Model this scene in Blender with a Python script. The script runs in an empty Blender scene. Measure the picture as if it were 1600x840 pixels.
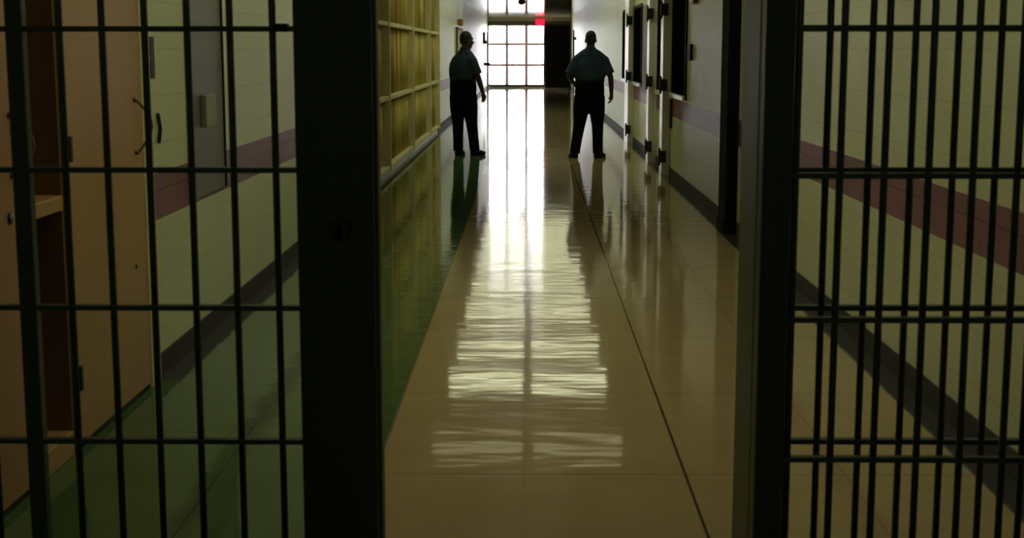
import bpy, bmesh, math, random
from mathutils import Vector, Matrix
random.seed(7)
S = bpy.context.scene
COL = S.collection

# ------------------------------------------------------------------ camera
cam_d = bpy.data.cameras.new('camera'); cam = bpy.data.objects.new('camera', cam_d); COL.objects.link(cam)
cam.location = (0, 0, 1.6)
cam.rotation_euler = (math.radians(90 - 8.734), 0, math.radians(0.691))
cam_d.sensor_width = 36.0
cam_d.lens = 2213.0 / 1600.0 * 36.0
cam_d.clip_end = 300
cam_d.dof.use_dof = True
cam_d.dof.focus_distance = 12.0
cam_d.dof.aperture_fstop = 6.0
S.camera = cam

# ------------------------------------------------------------------ world: bright overcast sky outside the end window
w = bpy.data.worlds.new('sky'); S.world = w; w.use_nodes = True
bg = w.node_tree.nodes['Background']
bg.inputs[0].default_value = (1.0, 0.98, 1.0, 1)
bg.inputs[1].default_value = 11.0

S.view_settings.view_transform = 'Standard'
S.view_settings.look = 'None'
S.view_settings.exposure = 0.38
S.view_settings.gamma = 1.0
S.view_settings.use_curve_mapping = False
LAMP = 5.6          # fluorescent diffusers down the corridor
LAMP_NEAR = 4.6     # the ones just behind the gates
LAMP_FILL = 7.0     # unseen fill light added behind the camera to lift the dark bars

# ------------------------------------------------------------------ dimensions (metres)
W = 1.84            # half width of corridor
H = 3.06            # ceiling
Y0, Y1 = -3.0, 63.0

# ------------------------------------------------------------------ materials
def mat(name, col, rough=0.5, metal=0.0, spec=0.5):
    m = bpy.data.materials.new(name); m.use_nodes = True
    b = m.node_tree.nodes['Principled BSDF']
    b.inputs['Base Color'].default_value = (*col, 1)
    b.inputs['Roughness'].default_value = rough
    b.inputs['Metallic'].default_value = metal
    b.inputs['Specular IOR Level'].default_value = spec
    return m
def N(m, t, **kw):
    n = m.node_tree.nodes.new(t)
    for k, v in kw.items(): setattr(n, k, v)
    return n
def L(m, a, b): m.node_tree.links.new(a, b)
def math_(m, op, a, b=None, c=None, clamp=False):
    n = N(m, 'ShaderNodeMath', operation=op); n.use_clamp = clamp
    for i, v in enumerate((a, b, c)):
        if v is None: continue
        if isinstance(v, (int, float)): n.inputs[i].default_value = v
        else: L(m, v, n.inputs[i])
    return n.outputs[0]
def mixc(m, fac, a, b):
    n = N(m, 'ShaderNodeMix', data_type='RGBA')
    for sock, v in ((n.inputs[0], fac), (n.inputs[6], a), (n.inputs[7], b)):
        if isinstance(v, (int, float)): sock.default_value = v
        elif isinstance(v, tuple): sock.default_value = (*v, 1)
        else: L(m, v, sock)
    return n.outputs[2]
def noisy(name, col, rough=0.5, amt=0.15, scale=8.0, metal=0.0, spec=0.5, stretch=(1, 1, 1), bump=0.0):
    """plain paint or cloth with slight wear variation"""
    m = mat(name, col, rough, metal, spec)
    b = m.node_tree.nodes['Principled BSDF']
    tc = N(m, 'ShaderNodeTexCoord'); mp = N(m, 'ShaderNodeMapping'); mp.inputs['Scale'].default_value = stretch
    nz = N(m, 'ShaderNodeTexNoise'); nz.inputs['Scale'].default_value = scale; nz.inputs['Detail'].default_value = 3
    L(m, tc.outputs['Object'], mp.inputs[0]); L(m, mp.outputs[0], nz.inputs['Vector'])
    c2 = tuple(max(0, c * (1 - amt * 2)) for c in col)
    L(m, mixc(m, nz.outputs['Fac'], tuple(min(1, c * (1 + amt)) for c in col), c2), b.inputs['Base Color'])
    if bump:
        bp = N(m, 'ShaderNodeBump'); bp.inputs['Strength'].default_value = bump; bp.inputs['Distance'].default_value = 0.01
        L(m, nz.outputs['Fac'], bp.inputs['Height']); L(m, bp.outputs[0], b.inputs['Normal'])
    return m

def block_wall(name, base, stripe, side_axis='Y', stripe_on=True):
    m = mat(name, base, 0.42)
    b = m.node_tree.nodes['Principled BSDF']
    g = N(m, 'ShaderNodeNewGeometry'); sp = N(m, 'ShaderNodeSeparateXYZ'); L(m, g.outputs['Position'], sp.inputs[0])
    cb = N(m, 'ShaderNodeCombineXYZ')
    L(m, sp.outputs[side_axis], cb.inputs[0]); L(m, sp.outputs['Z'], cb.inputs[1])
    br = N(m, 'ShaderNodeTexBrick'); L(m, cb.outputs[0], br.inputs['Vector'])
    br.inputs['Scale'].default_value = 1.0
    br.inputs['Brick Width'].default_value = 0.41; br.inputs['Row Height'].default_value = 0.23
    br.inputs['Mortar Size'].default_value = 0.006; br.inputs['Mortar Smooth'].default_value = 0.4
    br.inputs['Color1'].default_value = (*base, 1)
    br.inputs['Color2'].default_value = (*[c * 0.94 for c in base], 1)
    br.inputs['Mortar'].default_value = (*[c * 0.86 for c in base], 1)
    nz = N(m, 'ShaderNodeTexNoise'); nz.inputs['Scale'].default_value = 1.3; nz.inputs['Detail'].default_value = 4
    L(m, g.outputs['Position'], nz.inputs['Vector'])
    c = mixc(m, math_(m, 'MULTIPLY', nz.outputs['Fac'], 0.22), br.outputs['Color'], tuple(x * 0.75 for x in base))
    if stripe_on:
        z = sp.outputs['Z']
        band = math_(m, 'MULTIPLY', math_(m, 'GREATER_THAN', z, 0.775), math_(m, 'LESS_THAN', z, 1.005))
        br2 = N(m, 'ShaderNodeTexBrick'); L(m, cb.outputs[0], br2.inputs['Vector'])
        br2.inputs['Scale'].default_value = 1.0
        br2.inputs['Brick Width'].default_value = 0.41; br2.inputs['Row Height'].default_value = 0.23
        br2.inputs['Mortar Size'].default_value = 0.005
        br2.inputs['Color1'].default_value = (*stripe, 1)
        br2.inputs['Color2'].default_value = (*[s * 1.35 for s in stripe], 1)
        br2.inputs['Mortar'].default_value = (*[s * 0.7 for s in stripe], 1)
        c = mixc(m, band, c, br2.outputs['Color'])
    L(m, c, b.inputs['Base Color'])
    bp = N(m, 'ShaderNodeBump'); bp.inputs['Strength'].default_value = 0.25; bp.inputs['Distance'].default_value = 0.002
    L(m, math_(m, 'SUBTRACT', 1.0, br.outputs['Fac']), bp.inputs['Height']); L(m, bp.outputs[0], b.inputs['Normal'])
    return m

def floor_material():
    m = mat('waxed_floor_tiles', (.3, .25, .17), 0.12, spec=.3)
    b = m.node_tree.nodes['Principled BSDF']
    g = N(m, 'ShaderNodeNewGeometry'); sp = N(m, 'ShaderNodeSeparateXYZ'); L(m, g.outputs['Position'], sp.inputs[0])
    x, y = sp.outputs['X'], sp.outputs['Y']
    nz = N(m, 'ShaderNodeTexNoise'); nz.inputs['Scale'].default_value = 2.2; nz.inputs['Detail'].default_value = 6
    L(m, g.outputs['Position'], nz.inputs['Vector'])
    fine = N(m, 'ShaderNodeTexNoise'); fine.inputs['Scale'].default_value = 45; fine.inputs['Detail'].default_value = 3
    L(m, g.outputs['Position'], fine.inputs['Vector'])
    mott = math_(m, 'ADD', math_(m, 'MULTIPLY', nz.outputs['Fac'], 0.7), math_(m, 'MULTIPLY', fine.outputs['Fac'], 0.3))
    tan = mixc(m, mott, (.54, .43, .24), (.36, .27, .145))
    green = mixc(m, mott, (.095, .19, .07), (.055, .11, .042))
    c = mixc(m, math_(m, 'LESS_THAN', x, -0.59), tan, green)
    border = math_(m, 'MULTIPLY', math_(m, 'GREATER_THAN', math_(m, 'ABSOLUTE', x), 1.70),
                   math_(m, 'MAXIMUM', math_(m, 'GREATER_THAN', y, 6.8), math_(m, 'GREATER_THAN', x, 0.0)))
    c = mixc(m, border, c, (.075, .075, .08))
    def line(coord, pos, half):
        d = math_(m, 'ABSOLUTE', math_(m, 'SUBTRACT', coord, pos))
        return math_(m, 'LESS_THAN', d, half)
    def rep(coord, off, step, half):
        f = math_(m, 'PINGPONG', math_(m, 'SUBTRACT', coord, off), step / 2)
        return math_(m, 'LESS_THAN', f, half)
    c = mixc(m, math_(m, 'MULTIPLY', line(x, -0.02, .0035), .12), c, (.12, .09, .06))
    c = mixc(m, math_(m, 'MULTIPLY', line(x, -1.185, .004), .6), c, (.02, .02, .015))
    c = mixc(m, math_(m, 'MULTIPLY', line(x, 1.21, .003), .3), c, (.07, .05, .03))
    c = mixc(m, line(x, 0.6, .0055), c, (.06, .045, .03))
    c = mixc(m, line(x, -0.59, .005), c, (.2, .17, .13))
    c = mixc(m, math_(m, 'MULTIPLY', rep(y, 5.246, 1.31, .0045), .45), c, (.05, .04, .025))
    c = mixc(m, math_(m, 'MULTIPLY', rep(y, 5.246 + .655, 1.31, .0035), .12), c, (.05, .04, .025))
    L(m, c, b.inputs['Base Color'])
    # scuffed wax: streaky roughness and gentle waves
    st = N(m, 'ShaderNodeMapping'); st.inputs['Scale'].default_value = (1.5, 5, 1); L(m, g.outputs['Position'], st.inputs[0])
    n2 = N(m, 'ShaderNodeTexNoise'); n2.inputs['Scale'].default_value = 3; n2.inputs['Detail'].default_value = 5; L(m, st.outputs[0], n2.inputs['Vector'])
    L(m, math_(m, 'ADD', math_(m, 'MULTIPLY', n2.outputs['Fac'], 0.06), 0.038), b.inputs['Roughness'])
    wv = N(m, 'ShaderNodeMapping'); wv.inputs['Scale'].default_value = (.7, 1.7, 1); L(m, g.outputs['Position'], wv.inputs[0])
    n3 = N(m, 'ShaderNodeTexNoise'); n3.inputs['Scale'].default_value = 2.4; n3.inputs['Detail'].default_value = 2; L(m, wv.outputs[0], n3.inputs['Vector'])
    bp = N(m, 'ShaderNodeBump'); bp.inputs['Strength'].default_value = 0.22; bp.inputs['Distance'].default_value = 0.010
    L(m, n3.outputs['Fac'], bp.inputs['Height']); L(m, bp.outputs[0], b.inputs['Normal'])
    return m

def emission(name, col, strength):
    m = bpy.data.materials.new(name); m.use_nodes = True; nt = m.node_tree
    nt.nodes.clear(); o = nt.nodes.new('ShaderNodeOutputMaterial'); e = nt.nodes.new('ShaderNodeEmission')
    e.inputs[0].default_value = (*col, 1); e.inputs[1].default_value = strength; nt.links.new(e.outputs[0], o.inputs[0])
    return m
def pane_glass(name, tint=(1, 1, 1), gloss=0.12):
    m = bpy.data.materials.new(name); m.use_nodes = True; nt = m.node_tree
    nt.nodes.clear(); o = nt.nodes.new('ShaderNodeOutputMaterial')
    t = nt.nodes.new('ShaderNodeBsdfTransparent'); t.inputs[0].default_value = (*tint, 1)
    g = nt.nodes.new('ShaderNodeBsdfGlossy'); g.inputs['Roughness'].default_value = 0.04
    f = nt.nodes.new('ShaderNodeFresnel'); f.inputs[0].default_value = 1.35
    mx = nt.nodes.new('ShaderNodeMixShader')
    nt.links.new(f.outputs[0], mx.inputs[0]); nt.links.new(t.outputs[0], mx.inputs[1]); nt.links.new(g.outputs[0], mx.inputs[2])
    nt.links.new(mx.outputs[0], o.inputs[0])
    return m

WALLC = (.68, .75, .50)
M = dict(
    wall=block_wall('painted_block_wall', WALLC, (.19, .08, .115)),
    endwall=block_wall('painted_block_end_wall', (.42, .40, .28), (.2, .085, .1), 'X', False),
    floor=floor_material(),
    ceiling=noisy('painted_ceiling', (.74, .71, .56), 0.07, .08, 1.5),
    base=noisy('grey_cove_base', (.075, .075, .08), 0.6, spec=.15),
    bars=noisy('dark_green_bar_paint', (.030, .045, .036), 0.38, .3, 12, bump=.15),
    post=noisy('dark_green_post_paint', (.014, .024, .018), 0.42, .2, 6, bump=.1),
    post_edge=noisy('olive_lit_post_side', (.07, .085, .045), 0.45, .25, 5, stretch=(1, 1, .3)),  # light on the post's corridor side, put into a paler olive colour
    iron=noisy('blackened_steel', (.010, .010, .010), 0.6, .3, 10, spec=.15),
    peach=noisy('peach_enamel', (.46, .26, .14), 0.4, .12, 1.6),
    peach_gold=noisy('ochre_enamel', (.50, .31, .14), 0.4, .12, 1.6),
    brown=noisy('dark_brown_panel', (.24, .14, .08), 0.4, .25, 6, stretch=(1, 1, .15)),
    chrome=noisy('worn_chrome', (.20, .16, .12), 0.3, .1, 20, metal=.9),
    cream=noisy('cream_frame_paint', (.82, .76, .46), 0.6, .08, 6, spec=.2),
    white=noisy('white_steel_paint', (.78, .78, .76), 0.3, .08, 5, stretch=(1, 1, .3)),
    black_glass=noisy('black_window_glass', (.004, .004, .005), 0.8, .1, 3, spec=0),
    pitch=noisy('matt_black_paint', (.0045, .0045, .005), 0.85, .2, 4, spec=.15),
    black=noisy('black_hardware', (.012, .011, .011), 0.5, .2, 20),
    grey=noisy('dark_grey_sheet', (.17, .17, .15), 0.4, .15, 3, stretch=(1, 1, .3)),
    boxc=noisy('beige_box_plastic', (.30, .29, .20), 0.5, .1, 10),
    wood=noisy('brown_board', (.16, .11, .055), 0.55, .3, 8, stretch=(1, 1, .2)),
    mullion=noisy('rose_grey_mullion', (.62, .40, .45), 0.4, .1, 8),
    red=emission('red_sign_glow', (1.0, .015, .05), 1.1),
    reddark=noisy('dark_red_paint', (.25, .03, .05), 0.45, .2, 10),
    lamp=emission('fluorescent_diffuser', (.97, .98, .62), LAMP),
    lamp_near=emission('dim_fluorescent_diffuser', (.99, .92, .58), LAMP_NEAR),
    lamp_old=emission('ageing_fluorescent_diffuser', (.98, .95, .55), 1.15),
    lamp_fill=emission('added_fill_glow', (.85, 1.0, .75), LAMP_FILL),
    lintel=noisy('dark_olive_lintel', (.10, .085, .06), 0.6, .1, 4),
    glass=pane_glass('clear_glass'),
    curtain=None,
    shirt=noisy('teal_shirt_cloth', (.021, .042, .066), 0.8, .2, 9, spec=.2, bump=.3),
    trousers=noisy('black_trouser_cloth', (.0045, .0045, .0065), 0.85, .2, 9, spec=.05, bump=.3),
    skin=noisy('brown_skin', (.05, .022, .016), 0.55, .1, 12),
    hair=noisy('black_hair', (.006, .005, .005), 0.75, .3, 60),
    leather=noisy('black_leather', (.005, .0045, .0045), 0.6, .2, 20, spec=.2),
    ground=noisy('pale_concrete', (.6, .6, .6), 0.8, .1, 1),
    paper=noisy('pale_notice_paper', (.72, .66, .50), 0.7, .15, 6),
    orange=noisy('orange_brown_plaque', (.42, .20, .08), 0.5, .1, 12),
)
def curtain_material():
    m = mat('olive_ribbed_cloth', (.3, .24, .07), 0.85, spec=.15)
    b = m.node_tree.nodes['Principled BSDF']
    g = N(m, 'ShaderNodeNewGeometry'); sp = N(m, 'ShaderNodeSeparateXYZ'); L(m, g.outputs['Position'], sp.inputs[0])
    cb = N(m, 'ShaderNodeCombineXYZ'); L(m, math_(m, 'MULTIPLY', sp.outputs['Y'], 3.2), cb.inputs[0])
    L(m, math_(m, 'MULTIPLY', sp.outputs['Z'], .25), cb.inputs[1])
    nz = N(m, 'ShaderNodeTexNoise'); nz.inputs['Scale'].default_value = 1.0; nz.inputs['Detail'].default_value = 3; L(m, cb.outputs[0], nz.inputs['Vector'])
    rp = N(m, 'ShaderNodeValToRGB'); e = rp.color_ramp.elements
    e[0].position = .36; e[0].color = (.30, .20, .05, 1); e[1].position = .64; e[1].color = (.72, .62, .17, 1)
    L(m, nz.outputs['Fac'], rp.inputs[0]); L(m, rp.outputs[0], b.inputs['Base Color'])
    return m
M['curtain'] = curtain_material()

# ------------------------------------------------------------------ mesh helpers
def box(bm, x0, x1, y0, y1, z0, z1, bev=0.0):
    r = bmesh.ops.create_cube(bm, size=1.0)
    vs = r['verts']
    for v in vs:
        v.co = Vector(((x0 + x1) / 2 + v.co.x * (x1 - x0), (y0 + y1) / 2 + v.co.y * (y1 - y0), (z0 + z1) / 2 + v.co.z * (z1 - z0)))
    if bev:
        es = list({e for v in vs for e in v.link_edges})
        bmesh.ops.bevel(bm, geom=es, offset=bev, segments=2, affect='EDGES', profile=.5)
def tube(bm, pts, radii, seg=14, cap=True):
    pts = [Vector(p) for p in pts]
    if isinstance(radii, (int, float)): radii = [radii] * len(pts)
    P, R = list(pts), list(radii)
    if cap:  # rounded ends
        def ends(p, q, r):
            d = (p - q).normalized(); return [(p + d * r * s, r * c) for s, c in ((.5, .87), (.87, .5), (.985, .17))]
        a = ends(pts[0], pts[1], radii[0]); b = ends(pts[-1], pts[-2], radii[-1])
        P = [x[0] for x in reversed(a)] + P + [x[0] for x in b]; R = [x[1] for x in reversed(a)] + R + [x[1] for x in b]
    up = None; rings = []
    for i, p in enumerate(P):
        d = (P[min(i + 1, len(P) - 1)] - P[max(i - 1, 0)]).normalized()
        if up is None:
            up = Vector((0, 1, 0)) if abs(d.y) < .9 else Vector((1, 0, 0))
        u = (up - d * up.dot(d)).normalized(); up = u; v = d.cross(u)
        rings.append([bm.verts.new(p + (u * math.cos(2 * math.pi * k / seg) + v * math.sin(2 * math.pi * k / seg)) * R[i]) for k in range(seg)])
    for a, b in zip(rings, rings[1:]):
        for k in range(seg): bm.faces.new((a[k], a[(k + 1) % seg], b[(k + 1) % seg], b[k]))
    bm.faces.new(rings[0][::-1]); bm.faces.new(rings[-1])
def loft(bm, rings, seg=28, yaw=0.0):
    """rings: (cx, cy, z, rx, ry); closed top and bottom, yaw turns the ellipse"""
    rs = []
    for cx, cy, z, rx, ry in rings:
        r = []
        for k in range(seg):
            t = 2 * math.pi * k / seg; x = math.cos(t) * rx; y = math.sin(t) * ry
            r.append(bm.verts.new((cx + x * math.cos(yaw) - y * math.sin(yaw), cy + x * math.sin(yaw) + y * math.cos(yaw), z)))
        rs.append(r)
    for a, b in zip(rs, rs[1:]):
        for k in range(seg): bm.faces.new((a[k], a[(k + 1) % seg], b[(k + 1) % seg], b[k]))
    bm.faces.new(rs[0][::-1]); bm.faces.new(rs[-1])
def ball(bm, c, r, rot=None, seg=20):
    mtx = Matrix.Translation(c) @ (rot.to_4x4() if rot else Matrix.Identity(4)) @ Matrix.Diagonal((*r, 1))
    bmesh.ops.create_uvsphere(bm, u_segments=seg, v_segments=seg // 2 + 2, radius=1.0, matrix=mtx)
def obj(name, bm, m, parent=None, smooth=False, loc=None, label=None):
    me = bpy.data.meshes.new(name)
    bmesh.ops.recalc_face_normals(bm, faces=bm.faces)
    bm.to_mesh(me); bm.free(); me.materials.append(m)
    if smooth:
        for p in me.polygons: p.use_smooth = True
    o = bpy.data.objects.new(name, me); COL.objects.link(o)
    if parent: o.parent = parent
    if loc: o.location = loc
    if label: o['label'] = label
    return o
def B(*boxes, bev=0.0):
    bm = bmesh.new()
    for b in boxes: box(bm, *b, bev=bev)
    return bm
def T(pts, r, seg=14, cap=True):
    bm = bmesh.new(); tube(bm, pts, r, seg, cap); return bm
def tag(o, label, cat, group=None):
    o['label'] = label; o['category'] = cat
    if group: o['group'] = group
    return o
def thing(name, label, cat, loc=(0, 0, 0), group=None):
    o = bpy.data.objects.new(name, None); COL.objects.link(o); o.location = loc; o.empty_display_size = .1
    return tag(o, label, cat, group)
def struct(name, bm, m, label=None):
    o = obj(name, bm, m); o['kind'] = 'structure'
    if label: o['label'] = label
    return o

# ================================================================== ROOM SHELL
TH = 0.30
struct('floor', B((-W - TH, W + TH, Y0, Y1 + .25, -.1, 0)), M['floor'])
struct('ceiling', B((-W - TH, W + TH, Y0, Y1 + .25, H, H + .1)), M['ceiling'])
NY0, NY1 = 5.10, 5.50               # niche between the peach doors
GY0, GY1, GZ0, GZ1 = 14.35, 28.55, .07, 2.92      # glazed screen
struct('wall_left', B(
    (-W - TH, -W, Y0, NY0, 0, H), (-W - TH, -W - .2, NY0, NY1, 0, H), (-W - .2, -W, NY0, NY1, 2.95, H),
    (-W - TH, -W, NY1, GY0, 0, H), (-W - TH, -W - .22, GY0, GY1, 0, H),
    (-W - .22, -W, GY0, GY1, GZ1, H), (-W - .22, -W, GY0, GY1, 0, GZ0), (-W - TH, -W, GY1, Y1, 0, H)), M['wall'])
struct('wall_right', B((W, W + TH, Y0, Y1, 0, H)), M['wall'])
struct('wall_back', B((-W, W, Y0 - .2, Y0, 0, H)), M['endwall'])
WX0, WX1, WZ0, WZ1 = -1.82, .68, .06, 2.75
struct('wall_end', B((-W - TH, WX0, Y1, Y1 + .25, 0, H), (WX1, W + TH, Y1, Y1 + .25, 0, H),
                     (WX0, WX1, Y1, Y1 + .25, WZ1, H), (WX0, WX1, Y1, Y1 + .25, 0, WZ0)), M['endwall'])
struct('ground', B((-30, 30, Y1 + .26, Y1 + 60, -.2, -.1)), M['ground'])
# baseboards, stopping at doors and the glazed screen
struct('baseboard_left', B((-W, -W + .012, 6.80, GY0 - .02, 0, .11), (-W, -W + .012, GY1 + .02, Y1, 0, .11)), M['base'])
struct('baseboard_right', B((W - .012, W, 4.3, 12.45, 0, .11), (W - .012, W, 12.95, Y1, 0, .11)), M['base'])

# end window: frame, mullions, panes
win = struct('window_1', B((WX0, WX1, Y1 + .02, Y1 + .14, WZ0, WZ0 + .09), (WX0, WX1, Y1 + .02, Y1 + .14, WZ1 - .05, WZ1),
                           (WX0, WX0 + .05, Y1 + .02, Y1 + .14, WZ0 + .09, WZ1 - .05), (WX1 - .05, WX1, Y1 + .02, Y1 + .14, WZ0 + .09, WZ1 - .05)), M['black'])
xs = [WX0 + .05, -.985, -.13, WX1 - .05]; zs = [WZ0 + .09, 1.0, 1.91, WZ1 - .05]
for x in xs[1:3]: obj('mullion', B((x - .065, x + .065, Y1 + .03, Y1 + .12, zs[0], zs[3])), M['mullion'], win)
for z in zs[1:3]: obj('transom_bar', B((xs[0], xs[3], Y1 + .045, Y1 + .115, z - .055, z + .055)), M['mullion'], win)
for i in range(3):
    for j in range(3):
        obj('pane', B((xs[i], xs[i + 1], Y1 + .078, Y1 + .084, zs[j], zs[j + 1])), M['glass'], win)
struct('trim_3', B((WX0, 1.80, Y1 - .04, Y1 - .001, 2.765, 2.90), bev=.004), M['lintel'])
# black steel door in the end wall
d = struct('door_1', B((.76, 1.72, Y1 - .06, Y1 - .005, .01, 2.70), bev=.004), M['pitch'])
obj('door_frame', B((.70, .755, Y1 - .09, Y1 - .001, 0, 2.76), (1.725, 1.78, Y1 - .09, Y1 - .001, 0, 2.76), (.755, 1.725, Y1 - .09, Y1 - .001, 2.705, 2.76)), M['iron'], d)
obj('door_handle', T([(.86, Y1 - .10, 1.02), (1.0, Y1 - .10, 1.02)], .012), M['chrome'], d)
tag(obj('exit_sign', B((.27, .66, Y1 - .14, Y1 - .042, 2.74, 2.98), bev=.01), M['red']), 'small glowing red sign on the beam above the bright end window', 'sign')

# ---------------------------------------------------------------- peach doors and niche on the left wall
def pull_handle(parent, y, z0, z1):
    x = -W + .03
    pts = []
    for k in range(11):
        t = k / 10; pts.append((x + .012 + math.sin(math.pi * t) * .055, y + .05 * math.sin(math.pi * t), z0 + (z1 - z0) * t))
    h = obj('door_handle', T(pts, .006, 10), M['chrome'], parent, True, label='curved chrome pull handle')
    for z in (z0, z1): obj('handle_rose', T([(x - .002, y, z), (x + .014, y, z)], .011, 12, False), M['chrome'], h, True)
d2 = struct('door_2', B((-W, -W + .03, 3.98, NY0 - .015, .03, 2.95), bev=.004), M['peach'], 'peach door beside the left barred panel, with keyhole')
pull_handle(d2, 4.92, 1.17, 1.38)
bm = bmesh.new(); tube(bm, [(-W + .029, 4.885, 1.025), (-W + .036, 4.885, 1.025)], .021, 18, False)
esc = obj('keyhole_plate', bm, M['black'], d2, True, label='round black keyhole plate')
obj('kick_gap', B((-W, -W + .02, 3.98, NY0 - .015, .002, .03)), M['black'], d2)
d3 = struct('door_3', B((-W, -W + .03, NY1 + .015, 6.62, .03, 2.95), bev=.004), M['peach_gold'], 'peach door right of the dark niche, with curved handle')
pull_handle(d3, 6.50, 1.14, 1.38)
for z in (.30, 1.22, 2.2): obj('hinge', B((-W + .028, -W + .045, NY1 + .03, NY1 + .06, z - .05, z + .05), bev=.002), M['black'], d3)
bm = bmesh.new(); tube(bm, [(-W + .029, 6.43, .62), (-W + .034, 6.43, .62)], .010, 12, False); obj('stud', bm, M['black'], d3, True)
obj('kick_gap', B((-W, -W + .02, NY1 + .015, 6.62, .002, .03)), M['black'], d3)
struct('trim_1', B((-W, -W + .035, 6.63, 6.79, 0, 2.99), (-W, -W + .035, 3.9, 6.63, 2.955, 2.99), bev=.003), M['cream'])
struct('trim_2', B((-W - .195, -W + .012, NY0 - .012, NY0 + .008, 0, 2.95), (-W - .195, -W + .012, NY1 - .008, NY1 + .012, 0, 2.95), bev=.002), M['brown'])
nb = thing('niche_cabinet', 'dark brown recessed niche between the two peach doors', 'niche', (-W - .19, (NY0 + NY1) / 2, 0))
def rel(bm, o, g=0):
    bmesh.ops.translate(bm, verts=bm.verts, vec=-Vector(o.location)); return bm
obj('back_panel', rel(B((-W - .195, -W - .17, NY0 + .012, NY1 - .012, .1, 2.94)), nb), M['brown'], nb)
obj('shelf', rel(B((-W - .17, -W + .02, NY0 + .01, NY1 - .01, .985, 1.045), bev=.006), nb), M['peach_gold'], nb, label='ochre shelf at counter height')
obj('plinth', rel(B((-W - .19, -W + .02, NY0 + .01, NY1 - .01, 0.0, .10), bev=.006), nb), M['peach_gold'], nb, label='ochre plinth at the floor')

# small fittings on the left wall
hw = tag(obj('door_closer_plate', B((-W, -W + .03, 6.82, 6.90, 1.47, 1.67), bev=.004), M['black']), 'upright black plate on the block wall just right of the cream door trim', 'plate')
tag(obj('latch_plate', T([(-W + .012, 6.99, 1.16), (-W + .02, 6.99, 1.22), (-W + .012, 6.99, 1.29)], .010, 10), M['black'], smooth=True), 'thin dark latch on the left block wall above the purple stripe', 'latch')
gp = thing('grey_sheet', 'flat dark grey sheet on the left block wall above the stripe', 'panel', (-W, 8.06, 1.0))  # flat dark grey sheet with darker rims at both sides
obj('sheet', rel(B((-W + .0015, -W + .015, 7.66, 8.47, .80, 2.6), bev=.003), gp), M['grey'], gp)
obj('panel_rim', rel(B((-W + .0015, -W + .022, 7.63, 7.66, .80, 2.6), (-W + .0015, -W + .022, 8.47, 8.50, .80, 2.6)), gp), M['iron'], gp)
tag(obj('intercom_box', B((-W + .016, -W + .05, 7.88, 8.14, 1.18, 1.36), bev=.006), M['boxc']), 'small beige box mounted on the dark grey sheet', 'box')

# ---------------------------------------------------------------- glazed screen on the left wall
def ribbed(y0, y1, z0, z1):
    bm = bmesh.new(); n = int((y1 - y0) / .03); prev = None
    for k in range(n + 1):
        y = y0 + (y1 - y0) * k / n
        xx = -W - .05 + .016 * math.sin(y * 21 + 1.5 * math.sin(y * 3.1)) + .008 * math.sin(y * 47)
        col = [bm.verts.new((xx - (.006 if s else 0), y, z)) for s in (0, 1) for z in (z0, z1)]
        if prev:
            bm.faces.new((prev[0], prev[1], col[1], col[0])); bm.faces.new((prev[2], col[2], col[3], prev[3]))
            bm.faces.new((prev[1], prev[3], col[3], col[1])); bm.faces.new((prev[0], col[0], col[2], prev[2]))
        prev = col
    return bm
gs = thing('framed_screen', 'cream framed screen of ribbed olive yellow panels along the left wall', 'screen', (-W, (GY0 + GY1) / 2, GZ0))
ys = [GY0 + .05, 18.30, 22.15, 25.95, GY1 - .06]
zr = [GZ0 + .04, 1.005, 1.945, GZ1 - .04]
for i, y in enumerate([ys[0] - .02, *ys[1:4], ys[4] + .02]): 
    hw_ = .035 if i != 3 else .02
    obj('stile', rel(B((-W - .05, -W + .06, y - hw_, y + hw_, GZ0, GZ1), bev=.004), gs), M['cream'], gs)
for z in zr:
    obj('rail', rel(B((-W - .045, -W + .045, GY0, GY1, z - .026, z + .026), bev=.004), gs), M['cream'], gs)
for y0, y1 in zip(ys, ys[1:]):
    for z0, z1 in zip(zr, zr[1:]):
        obj('panel', rel(ribbed(y0 + .03, y1 - .03, z0 + .02, z1 - .02), gs), M['curtain'], gs, True)
# framed notice board farther down the left wall
nbd = thing('notice_board', 'framed pale notice board on the left wall behind the left guard', 'notice board', (-W, 37.3, 1.5))
obj('sheet', rel(B((-W, -W + .03, 36.1, 38.6, 1.45, 2.15)), nbd), M['paper'], nbd)
obj('frame', rel(B((-W, -W + .05, 35.9, 36.1, 1.40, 2.2), (-W, -W + .05, 38.6, 38.8, 1.40, 2.2), (-W, -W + .05, 36.1, 38.6, 1.40, 1.45), (-W, -W + .05, 36.1, 38.6, 2.15, 2.2)), nbd), M['wood'], nbd)
tag(obj('wall_plaque', B((-W, -W + .12, 36.9, 37.5, 2.25, 2.42), bev=.01), M['orange']), 'orange-brown plaque above the framed notice board on the left wall', 'plaque')
# door fittings beside the end window, left side
tag(obj('wall_phone', B((-W, -W + .16, 57.0, 57.15, 1.90, 2.02), (-W, -W + .08, 57.0, 57.15, 2.02, 2.35), bev=.01), M['black']), 'dark bracket high on the left wall beside the end window', 'bracket')
tag(obj('gate_edge', B((-1.80, -1.73, 60.6, 60.9, 0, 2.4), bev=.01), M['reddark']), 'narrow dark red post standing at the left edge of the end window', 'post')
tag(obj('wall_box', B((-W, -W + .26, 58.0, 58.12, 1.03, 1.14), bev=.01), M['black']), 'low black box sticking out of the left wall before the end window', 'box')
# right side at the end
pb = thing('hold_open_arm', 'black upright arm standing off the right wall near the end door', 'arm', (W, 56.5, 1.5))
obj('upright', rel(B((W - .13, W - .07, 56.4, 56.6, 0, 2.42), bev=.005), pb), M['black'], pb)
for z in (1.1, 2.1): obj('bracket', rel(B((W - .07, W, 56.45, 56.55, z - .055, z + .055)), pb), M['black'], pb)

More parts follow.
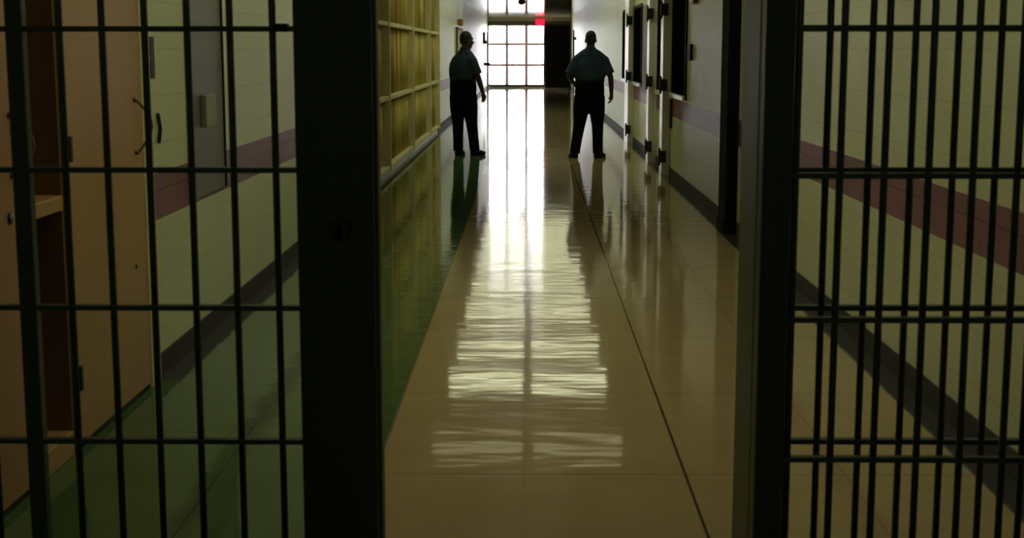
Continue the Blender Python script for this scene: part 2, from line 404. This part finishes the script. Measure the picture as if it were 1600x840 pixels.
# ---------------------------------------------------------------- right wall: pilaster, dark windows, white door posts
tag(obj('black_pilaster', B((W - .105, W, 12.5, 12.95, 0, H), (W - .115, W, 12.49, 12.96, 0, .12), bev=.004), M['pitch']), 'full height black pilaster on the right wall beside the right gate post', 'pilaster')
def dark_window(y0, y1, z0, z1, label, sill=None, frame_m='iron'):
    t = thing('dark_window', label, 'window', (W, (y0 + y1) / 2, z0), 'dark observation windows in the right wall')
    obj('pane', rel(B((W - .012, W - .004, y0, y1, z0, z1)), t), M['black_glass'], t)
    f = .05
    obj('frame', rel(B((W - .025, W, y0 - f, y0, z0 - f, z1 + f), (W - .025, W, y1, y1 + f, z0 - f, z1 + f), (W - .025, W, y0, y1, z1, z1 + f)), t), M[frame_m], t)
    obj('sill', rel(B((W - .05, W, y0 - f, y1 + f, z0 - .055, z0), bev=.004), t), M['white'], t, label='white sill')
dark_window(16.75, 18.25, 1.08, 2.75, 'widest black window on the right wall, above the purple stripe')
dark_window(19.75, 20.35, 1.06, 2.75, 'narrow tall black window between the two nearer white door posts')
dark_window(23.4, 24.98, 1.08, 2.32, 'black window just before the farthest white door post', )
dark_window(26.9, 28.0, 1.08, 2.33, 'black window just beyond the farthest white door post')
db = thing('door_board', 'tall brown board on the right wall between the white door posts', 'board', (W, 22.6, .9))
obj('panel', rel(B((W - .02, W - .0015, 22.2, 23.1, .95, 2.32), bev=.003), db), M['wood'], db)
obj('edge_strip', rel(B((W - .03, W - .0015, 22.12, 22.2, .95, 2.32)), db), M['reddark'], db)
def door_post(y, label, inner, depth=.35):
    t = thing('door_post', label, 'door post', (W, y, 0), 'white steel door posts on the right wall')
    obj('post', rel(B((inner, W - .0015, y, y + depth, 0, 2.9), bev=.004), t), M['white'], t)
    obj('stop_strip', rel(B((inner + .05, inner + .062, y - .006, y, .02, 2.85)), t), M['cream'], t)
    for z in (.24, 1.17, 2.13):
        h = obj('hinge', rel(B((inner - .035, inner + .055, y - .05, y + .10, z - .075, z + .075), bev=.006), t), M['black'], t)
        obj('pin', rel(T([(inner - .03, y - .045, z - .10), (inner - .03, y - .045, z + .10)], .014, 10), t), M['black'], h, True)
door_post(18.55, 'white door post with three black hinges nearest the widest black window', 1.73)
door_post(20.55, 'middle white door post with three black hinges', 1.715)
door_post(25.05, 'farthest white door post with black hinges, beside the right guard', 1.73, .9)
tag(obj('wall_switch', B((W - .03, W, 16.15, 16.5, 1.50, 1.68), bev=.005), M['iron']), 'small dark switch plate on the right wall beside the widest black window', 'switch')
tag(obj('wall_bell', B((W - .05, W, 15.75, 16.1, 2.12, 2.28), bev=.015), M['reddark']), 'small dark red alarm high on the right wall at the top edge', 'alarm')
tag(obj('door_catch', B((W - .03, W, 18.30, 18.45, .62, .98), bev=.004), M['black']), 'black catch plate below the widest black window', 'catch')

# ---------------------------------------------------------------- ceiling lights, two troffers side by side in every row
rows = [16.2, 19.6, 22.0, 24.9, 27.4, 30.2, 33.0, 35.8, 38.6]
first = None
def troffer(x, y, diff):
    t = thing('ceiling_light', '', 'ceiling light', (x, y, H), 'fluorescent ceiling lights in pairs down the corridor')
    obj('housing', B((-.55, .55, -.16, .16, -.035, 0), bev=.004), M['cream'], t)
    obj('diffuser', B((-.52, .52, -.13, .13, -.047, -.036), bev=.004), diff, t)
    return t
def dup(root, loc):
    r = root.copy(); COL.objects.link(r); r.location = loc
    for ch in root.children:
        c = ch.copy(); COL.objects.link(c); c.parent = r
    return r
LAB = 'bright flat fluorescent light on the ceiling, mirrored as pale bands in the waxed floor'
for i, y in enumerate(rows):
    for x in (-.60, .57):
        if i == 0:   # the nearest pair is ageing and dimmer
            t = troffer(x, y, M['lamp_old']); t['label'] = 'dim ceiling light of the nearest pair mirrored in the waxed floor'; t['group'] = 'nearest pair of dim ceiling lights'; continue
        if first is None: first = t = troffer(x, y, M['lamp'])
        else: t = dup(first, (x, y, H))
        t['label'] = LAB
nl = None
for y in (5.4, 8.0, 10.8):
    for x in (-.60, .57):
        if nl is None: nl = t = troffer(x, y, M['lamp_near'])
        else: t = dup(nl, (x, y, H))
        t['group'] = 'ceiling lights just behind the gates'
        t['label'] = 'ceiling light just behind the barred gates, above the frame'
bl = troffer(0, -.8, M['lamp_fill']); bl['group'] = ''; del bl['group']; bl['label'] = 'weak ceiling light on the near side of the barred gates'  # added out of view only to brighten the near side of the bars
dc = thing('dome_camera', 'small dark dome hanging from the ceiling before the end window', 'dome', (-.22, 41.0, H))
obj('bracket', B((-.08, .08, -.08, .08, -.05, 0), bev=.01), M['black'], dc)
bm = bmesh.new(); ball(bm, (0, 0, -.07), (.11, .11, .09)); obj('dome', bm, M['black'], dc, True)

# ================================================================== BARRED PANELS
BAR_R = .0098
ZR = [.12, .505, .890, 1.276, 1.660, 2.045, 2.43, 2.82]
def bar(parent, x, y, z0=.03, z1=3.03):
    return obj('bar', T([(x, y, z0), (x, y, z1)], BAR_R, 14, False), M['bars'], parent, True)
def grille(t, y, x0, x1, xsb, dy=.014):
    for x in xsb: bar(t, x, y)
    for z in ZR:
        obj('crossbar', B((x0, x1, y - dy, y + dy, z - .0075, z + .0075), bev=.002), M['bars'], t)
    obj('bottom_rail', B((x0, x1, y - .02, y + .02, 0, .045), bev=.003), M['bars'], t)
    obj('top_rail', B((x0, x1, y - .02, y + .02, 3.01, 3.055), bev=.003), M['bars'], t)

PITCH = .1165
lg = thing('barred_panel', 'fixed green barred panel on the left, ending in a wide lock post', 'barred gate', (0, 0, 0))
GY = 3.9
xl = [-.699 - PITCH * k for k in range(6)] + [-1.519, -1.635, -1.75]
grille(lg, GY, -W + .002, -.635, xl)
obj('stile', B((-1.424, -1.377, GY - .02, GY + .02, .045, 3.01), bev=.003), M['bars'], lg, label='flat stile, wider than the round bars')
post = obj('lock_post', B((-.636, -.424, GY - .05, GY + .03, 0, 3.055), bev=.006), M['post'], lg, label='broad dark green post with keyhole')
obj('edge_strip', B((-.424, -.414, GY - .02, GY + .045, 0, 3.055), bev=.002), M['post_edge'], post)
bm = bmesh.new(); tube(bm, [(-.518, GY - .058, 1.117), (-.518, GY - .05, 1.117)], .032, 28, False)
kp = obj('keyhole_plate', bm, M['post'], post, True)
obj('keyhole', B((-.523, -.513, GY - .0595, GY - .057, 1.098, 1.118), bev=.0008), M['pitch'], post)
bm = bmesh.new(); tube(bm, [(-.518, GY - .0595, 1.121), (-.518, GY - .057, 1.121)], .009, 16, False); obj('keyhole', bm, M['pitch'], post, True)
bm = bmesh.new(); ball(bm, (-.546, GY - .058, 1.117), (.006, .004, .006), seg=12); obj('rivet', bm, M['bars'], post, True)
obj('clip', B((-.69, -.655, GY - .022, GY + .02, 1.652, 1.674), bev=.003), M['iron'], lg)

xr = [.703 + PITCH * k for k in range(10)]
fg = thing('barred_panel', 'fixed green barred panel on the right, in front of the slid-back gate', 'barred gate', (0, 0, 0))
grille(fg, 3.74, .69, W - .002, xr)
obj('stile', B((.612, .689, 3.715, 3.795, 0, 3.055), bev=.004), M['post'], fg, label='dark green upright at the edge of the opening')
sg = thing('sliding_gate', 'slid-back barred gate behind the right fixed barred panel', 'barred gate', (0, 0, 0))
grille(sg, 3.92, .69, W - .002, xr)
obj('stile', B((.611, .69, 3.80, 4.10, 0.0, 3.05), bev=.006), M['post_edge'], sg, label='deep leading edge of the gate, lit tone in its olive colour')

# ================================================================== PEOPLE
def remesh(o, vox, sm=4):
    md = o.modifiers.new('skin', 'REMESH'); md.mode = 'VOXEL'; md.voxel_size = vox; md.use_smooth_shade = True
    if sm:
        s = o.modifiers.new('soft', 'SMOOTH'); s.factor = .5; s.iterations = sm
def lerp(a, b, t): return tuple(a[i] + (b[i] - a[i]) * t for i in range(3))
def hand(bm, wrist, down, fwd, side, curl=.35):
    """wrist: point; down: finger direction; fwd: direction the thumb faces; side: palm normal (curl direction)"""
    Wv, D, F_, Sd = Vector(wrist), Vector(down).normalized(), Vector(fwd).normalized(), Vector(side).normalized()
    tube(bm, [Wv, Wv + D * .03, Wv + D * .075], [.026, .03, .027])
    tube(bm, [Wv + D * .03 + F_ * .02, Wv + D * .085 + F_ * .026], [.02, .016]); tube(bm, [Wv + D * .03 - F_ * .02, Wv + D * .08 - F_ * .026], [.02, .015])
    for k, ln in enumerate((.072, .082, .076, .060)):
        b = Wv + D * .085 + F_ * (.031 - .0205 * k)
        p1 = b + (D * math.cos(curl) + Sd * math.sin(curl)) * ln * .45
        p2 = p1 + (D * math.cos(curl * 2.2) + Sd * math.sin(curl * 2.2)) * ln * .32
        p3 = p2 + (D * math.cos(curl * 3) + Sd * math.sin(curl * 3)) * ln * .24
        tube(bm, [b - D * .02, b, p1, p2, p3], [.0095, .0095, .009, .008, .007], 10)
    t0 = Wv + D * .028 + F_ * .022
    t1 = t0 + (D * .6 + F_ * .8 + Sd * .2).normalized() * .038; t2 = t1 + (D * .9 + F_ * .3 + Sd * .3).normalized() * .032; t3 = t2 + (D + Sd * .4).normalized() * .02
    tube(bm, [t0, t1, t2, t3], [.014, .011, .010, .008], 10)
def head(bm, c, yaw, tilt=0):
    """skull, face, nose, ears, chin; faces local +Y turned by yaw"""
    R = Matrix.Rotation(yaw, 3, 'Z') @ Matrix.Rotation(tilt, 3, 'X')
    def P(x, y, z): return Vector(c) + R @ Vector((x, y, z))
    ball(bm, P(0, -.012, .035), (.078, .098, .100), R)
    ball(bm, P(0, .022, -.035), (.062, .074, .090), R)
    ball(bm, P(0, .062, -.105), (.030, .028, .024), R)          # chin
    ball(bm, P(0, .082, .032), (.052, .022, .016), R)           # brow
    tube(bm, [P(0, .090, .012), P(0, .112, -.028)], [.010, .016], 10)   # nose
    ball(bm, P(0, .088, -.062), (.028, .014, .007), R); ball(bm, P(0, .086, -.075), (.025, .013, .008), R)
    for s in (-1, 1):
        ball(bm, P(s * .080, -.004, -.012), (.010, .020, .034), R)      # ear
        ball(bm, P(s * .042, .070, -.025), (.024, .020, .024), R)       # cheek
        ball(bm, P(s * .030, .080, .008), (.014, .012, .010), R)        # eye
    return R
def hair(bm, c, yaw, tilt=0):
    R = Matrix.Rotation(yaw, 3, 'Z') @ Matrix.Rotation(tilt, 3, 'X')
    def P(x, y, z): return Vector(c) + R @ Vector((x, y, z))
    ball(bm, P(0, -.020, .046), (.083, .097, .097), R); ball(bm, P(0, -.052, .0), (.074, .062, .080), R)

def person(root, d):
    k = d
    # body: head, neck, torso, arms, hands, legs as one skin
    bm = bmesh.new()
    head(bm, k['head'], k['hyaw'], k.get('tilt', 0))
    hc = Vector(k['head'])
    tube(bm, [hc + Vector((0, -.01, -.05)), Vector(k['neck']), Vector(k['neck']) + Vector((0, 0, -.08))], [.060, .066, .085])
    loft(bm, [(a, b, z, rx * .93, ry * .93) for a, b, z, rx, ry in k['torso']], yaw=k['yaw'])
    for a in k['arms']:
        s, e, wv = a['s'], a['e'], a['w']
        tube(bm, [s, lerp(s, e, .5), e, lerp(e, wv, .35), wv], [.058, .050, .042, .042, .029])
        hand(bm, wv, a['down'], a['fwd'], a['side'], a.get('curl', .35))
    for l in k['legs']:
        h, n, an = l['h'], l['k'], l['a']
        tube(bm, [h, lerp(h, n, .4), n, lerp(n, an, .35), an], [.092, .080, .058, .058, .038])
    remesh(obj('body', bm, M['skin'], root), .0065, 2)
    bm = bmesh.new(); hair(bm, k['head'], k['hyaw'], k.get('tilt', 0)); remesh(obj('hair', bm, M['hair'], root), .008, 2)
    # shirt with short sleeves and collar
    bm = bmesh.new()
    loft(bm, k['torso'], yaw=k['yaw'])
    nk = Vector(k['neck'])
    tube(bm, [nk + Vector((0, -.004, .020)), nk + Vector((0, 0, -.02)), nk + Vector((0, 0, -.09))], [.074, .084, .12], cap=False)
    for a in k['arms']:   # slope of the shoulders
        sv = Vector(a['s']); tube(bm, [nk + Vector((0, 0, -.035)), nk * .5 + sv * .5 + Vector((0, 0, -.01)), sv], [.070, .078, .080])
    for a in k['arms']:
        s, e = a['s'], a['e']; tube(bm, [nk * .45 + Vector(s) * .55 + Vector((0, 0, -.03)), s, lerp(s, e, .45), lerp(s, e, a.get('cuff', .86))], [.085, .084, .080, .086], cap=False)
    remesh(obj('shirt', bm, M['shirt'], root), .011, 4)
    # trousers
    bm = bmesh.new()
    loft(bm, k['hips'], yaw=k['yaw'] * .7)
    for l in k['legs']:
        h, n, an = l['h'], l['k'], l['a']
        tube(bm, [h, lerp(h, n, .5), n, lerp(n, an, .5), (an[0], an[1], an[2] - .03)], [k['thigh'], k['thigh'] * .93, .090, .080, .078], cap=False, seg=18)
    remesh(obj('trousers', bm, M['trousers'], root), .011, 4)
    cx, cy, z, rx, ry = k['belt']
    bm = bmesh.new(); loft(bm, [(cx, cy, z - .022, rx, ry), (cx, cy, z + .022, rx, ry)], seg=36, yaw=k['yaw']); obj('belt', bm, M['leather'], root, True)
    for l in k['legs']:
        an = Vector(l['a']); t = Vector((l['toe'][0], l['toe'][1], 0)).normalized(); q = Vector((-t.y, t.x, 0))
        bm = bmesh.new()
        g = Vector((an.x, an.y, 0))
        tube(bm, [g - t * .045 + Vector((0, 0, .045)), g + t * .05 + Vector((0, 0, .045)), g + t * .12 + Vector((0, 0, .038)), g + t * .19 + Vector((0, 0, .032))], [.043, .043, .045, .031])
        tube(bm, [an + Vector((0, 0, .02)), g + Vector((0, 0, .05))], [.045, .045])
        for kx in (-.05, 0, .06, .12, .17):   # sole
            ball(bm, g + t * kx + Vector((0, 0, .012)), (.046, .046, .012))
        remesh(obj('shoe', bm, M['leather'], root), .008, 2)

u = .00994
# left guard: turned to the right, weight on both feet, near arm hanging
p1 = thing('person', 'person on the left in teal shirt and black trousers, turned to the right', 'person', (-.955, 22.0, 0))
person(p1, dict(
    yaw=-.75, hyaw=-1.05, tilt=-.05, head=(-.005, .0, 1.765), neck=(-.030, -.005, 1.64), thigh=.128,
    torso=[(-.065, .02, 1.14, .205, .175), (-.070, .02, 1.22, .222, .200), (-.070, .02, 1.32, .225, .205), (-.068, .01, 1.42, .222, .178),
           (-.060, .0, 1.50, .195, .135), (-.052, .0, 1.545, .15, .11), (-.045, .0, 1.59, .105, .09), (-.038, .0, 1.63, .07, .075)],
    hips=[(-.065, .02, 1.17, .205, .180), (-.065, .02, 1.08, .212, .190), (-.065, .02, .96, .212, .185), (-.065, .01, .86, .200, .165), (-.06, .01, .76, .17, .12)],
    belt=(-.066, .02, 1.165, .214, .188),
    arms=[dict(s=(.080, -.12, 1.45), e=(.175, -.11, 1.20), w=(.245, -.05, .965), down=(.12, .15, -1), fwd=(.75, .65, .1), side=(-.5, .7, 0), cuff=.80),
          dict(s=(-.175, .13, 1.44), e=(-.20, .24, 1.21), w=(-.08, .33, 1.0), down=(.3, .2, -1), fwd=(.9, .3, .2), side=(.2, -.8, 0))],
    legs=[dict(h=(-.155, .07, .93), k=(-.150, .07, .50), a=(-.145, .03, .10), toe=(.35, .9)),
          dict(h=(.025, -.03, .93), k=(.065, -.01, .50), a=(.115, -.04, .10), toe=(.70, .70))]))
# right guard: seen from behind, feet apart, left arm bent to the hip
p2 = thing('person', 'person on the right in teal shirt seen from behind, one arm bent', 'person', (.875, 21.5, 0))
person(p2, dict(
    yaw=.06, hyaw=.05, tilt=-.05, head=(.045, .01, 1.765), neck=(.045, .0, 1.645), thigh=.128,
    torso=[(.035, .01, 1.15, .215, .165), (.035, .01, 1.22, .232, .185), (.038, .01, 1.32, .232, .185), (.040, .0, 1.42, .236, .160),
           (.042, .0, 1.49, .205, .125), (.045, .0, 1.55, .165, .105), (.045, .0, 1.60, .11, .085), (.045, .0, 1.64, .07, .07)],
    hips=[(.035, .01, 1.17, .212, .168), (.035, .01, 1.08, .220, .178), (.035, .01, .97, .222, .175), (.035, .01, .87, .205, .155), (.035, .01, .78, .17, .12)],
    belt=(.036, .01, 1.165, .222, .174),
    arms=[dict(s=(-.165, .0, 1.455), e=(-.285, -.02, 1.235), w=(-.205, .17, 1.12), down=(.5, .8, -.35), fwd=(.2, .2, .95), side=(.8, -.3, 0), cuff=.92, curl=.5),
          dict(s=(.25, .0, 1.455), e=(.350, -.02, 1.21), w=(.365, .02, .97), down=(-.02, .12, -1), fwd=(-.2, 1, .1), side=(-1, -.1, 0), cuff=.80)],
    legs=[dict(h=(-.070, .0, .93), k=(-.115, .02, .50), a=(-.185, .0, .10), toe=(-.3, .95)),
          dict(h=(.140, .0, .93), k=(.160, .02, .50), a=(.165, .0, .10), toe=(.55, .85))]))
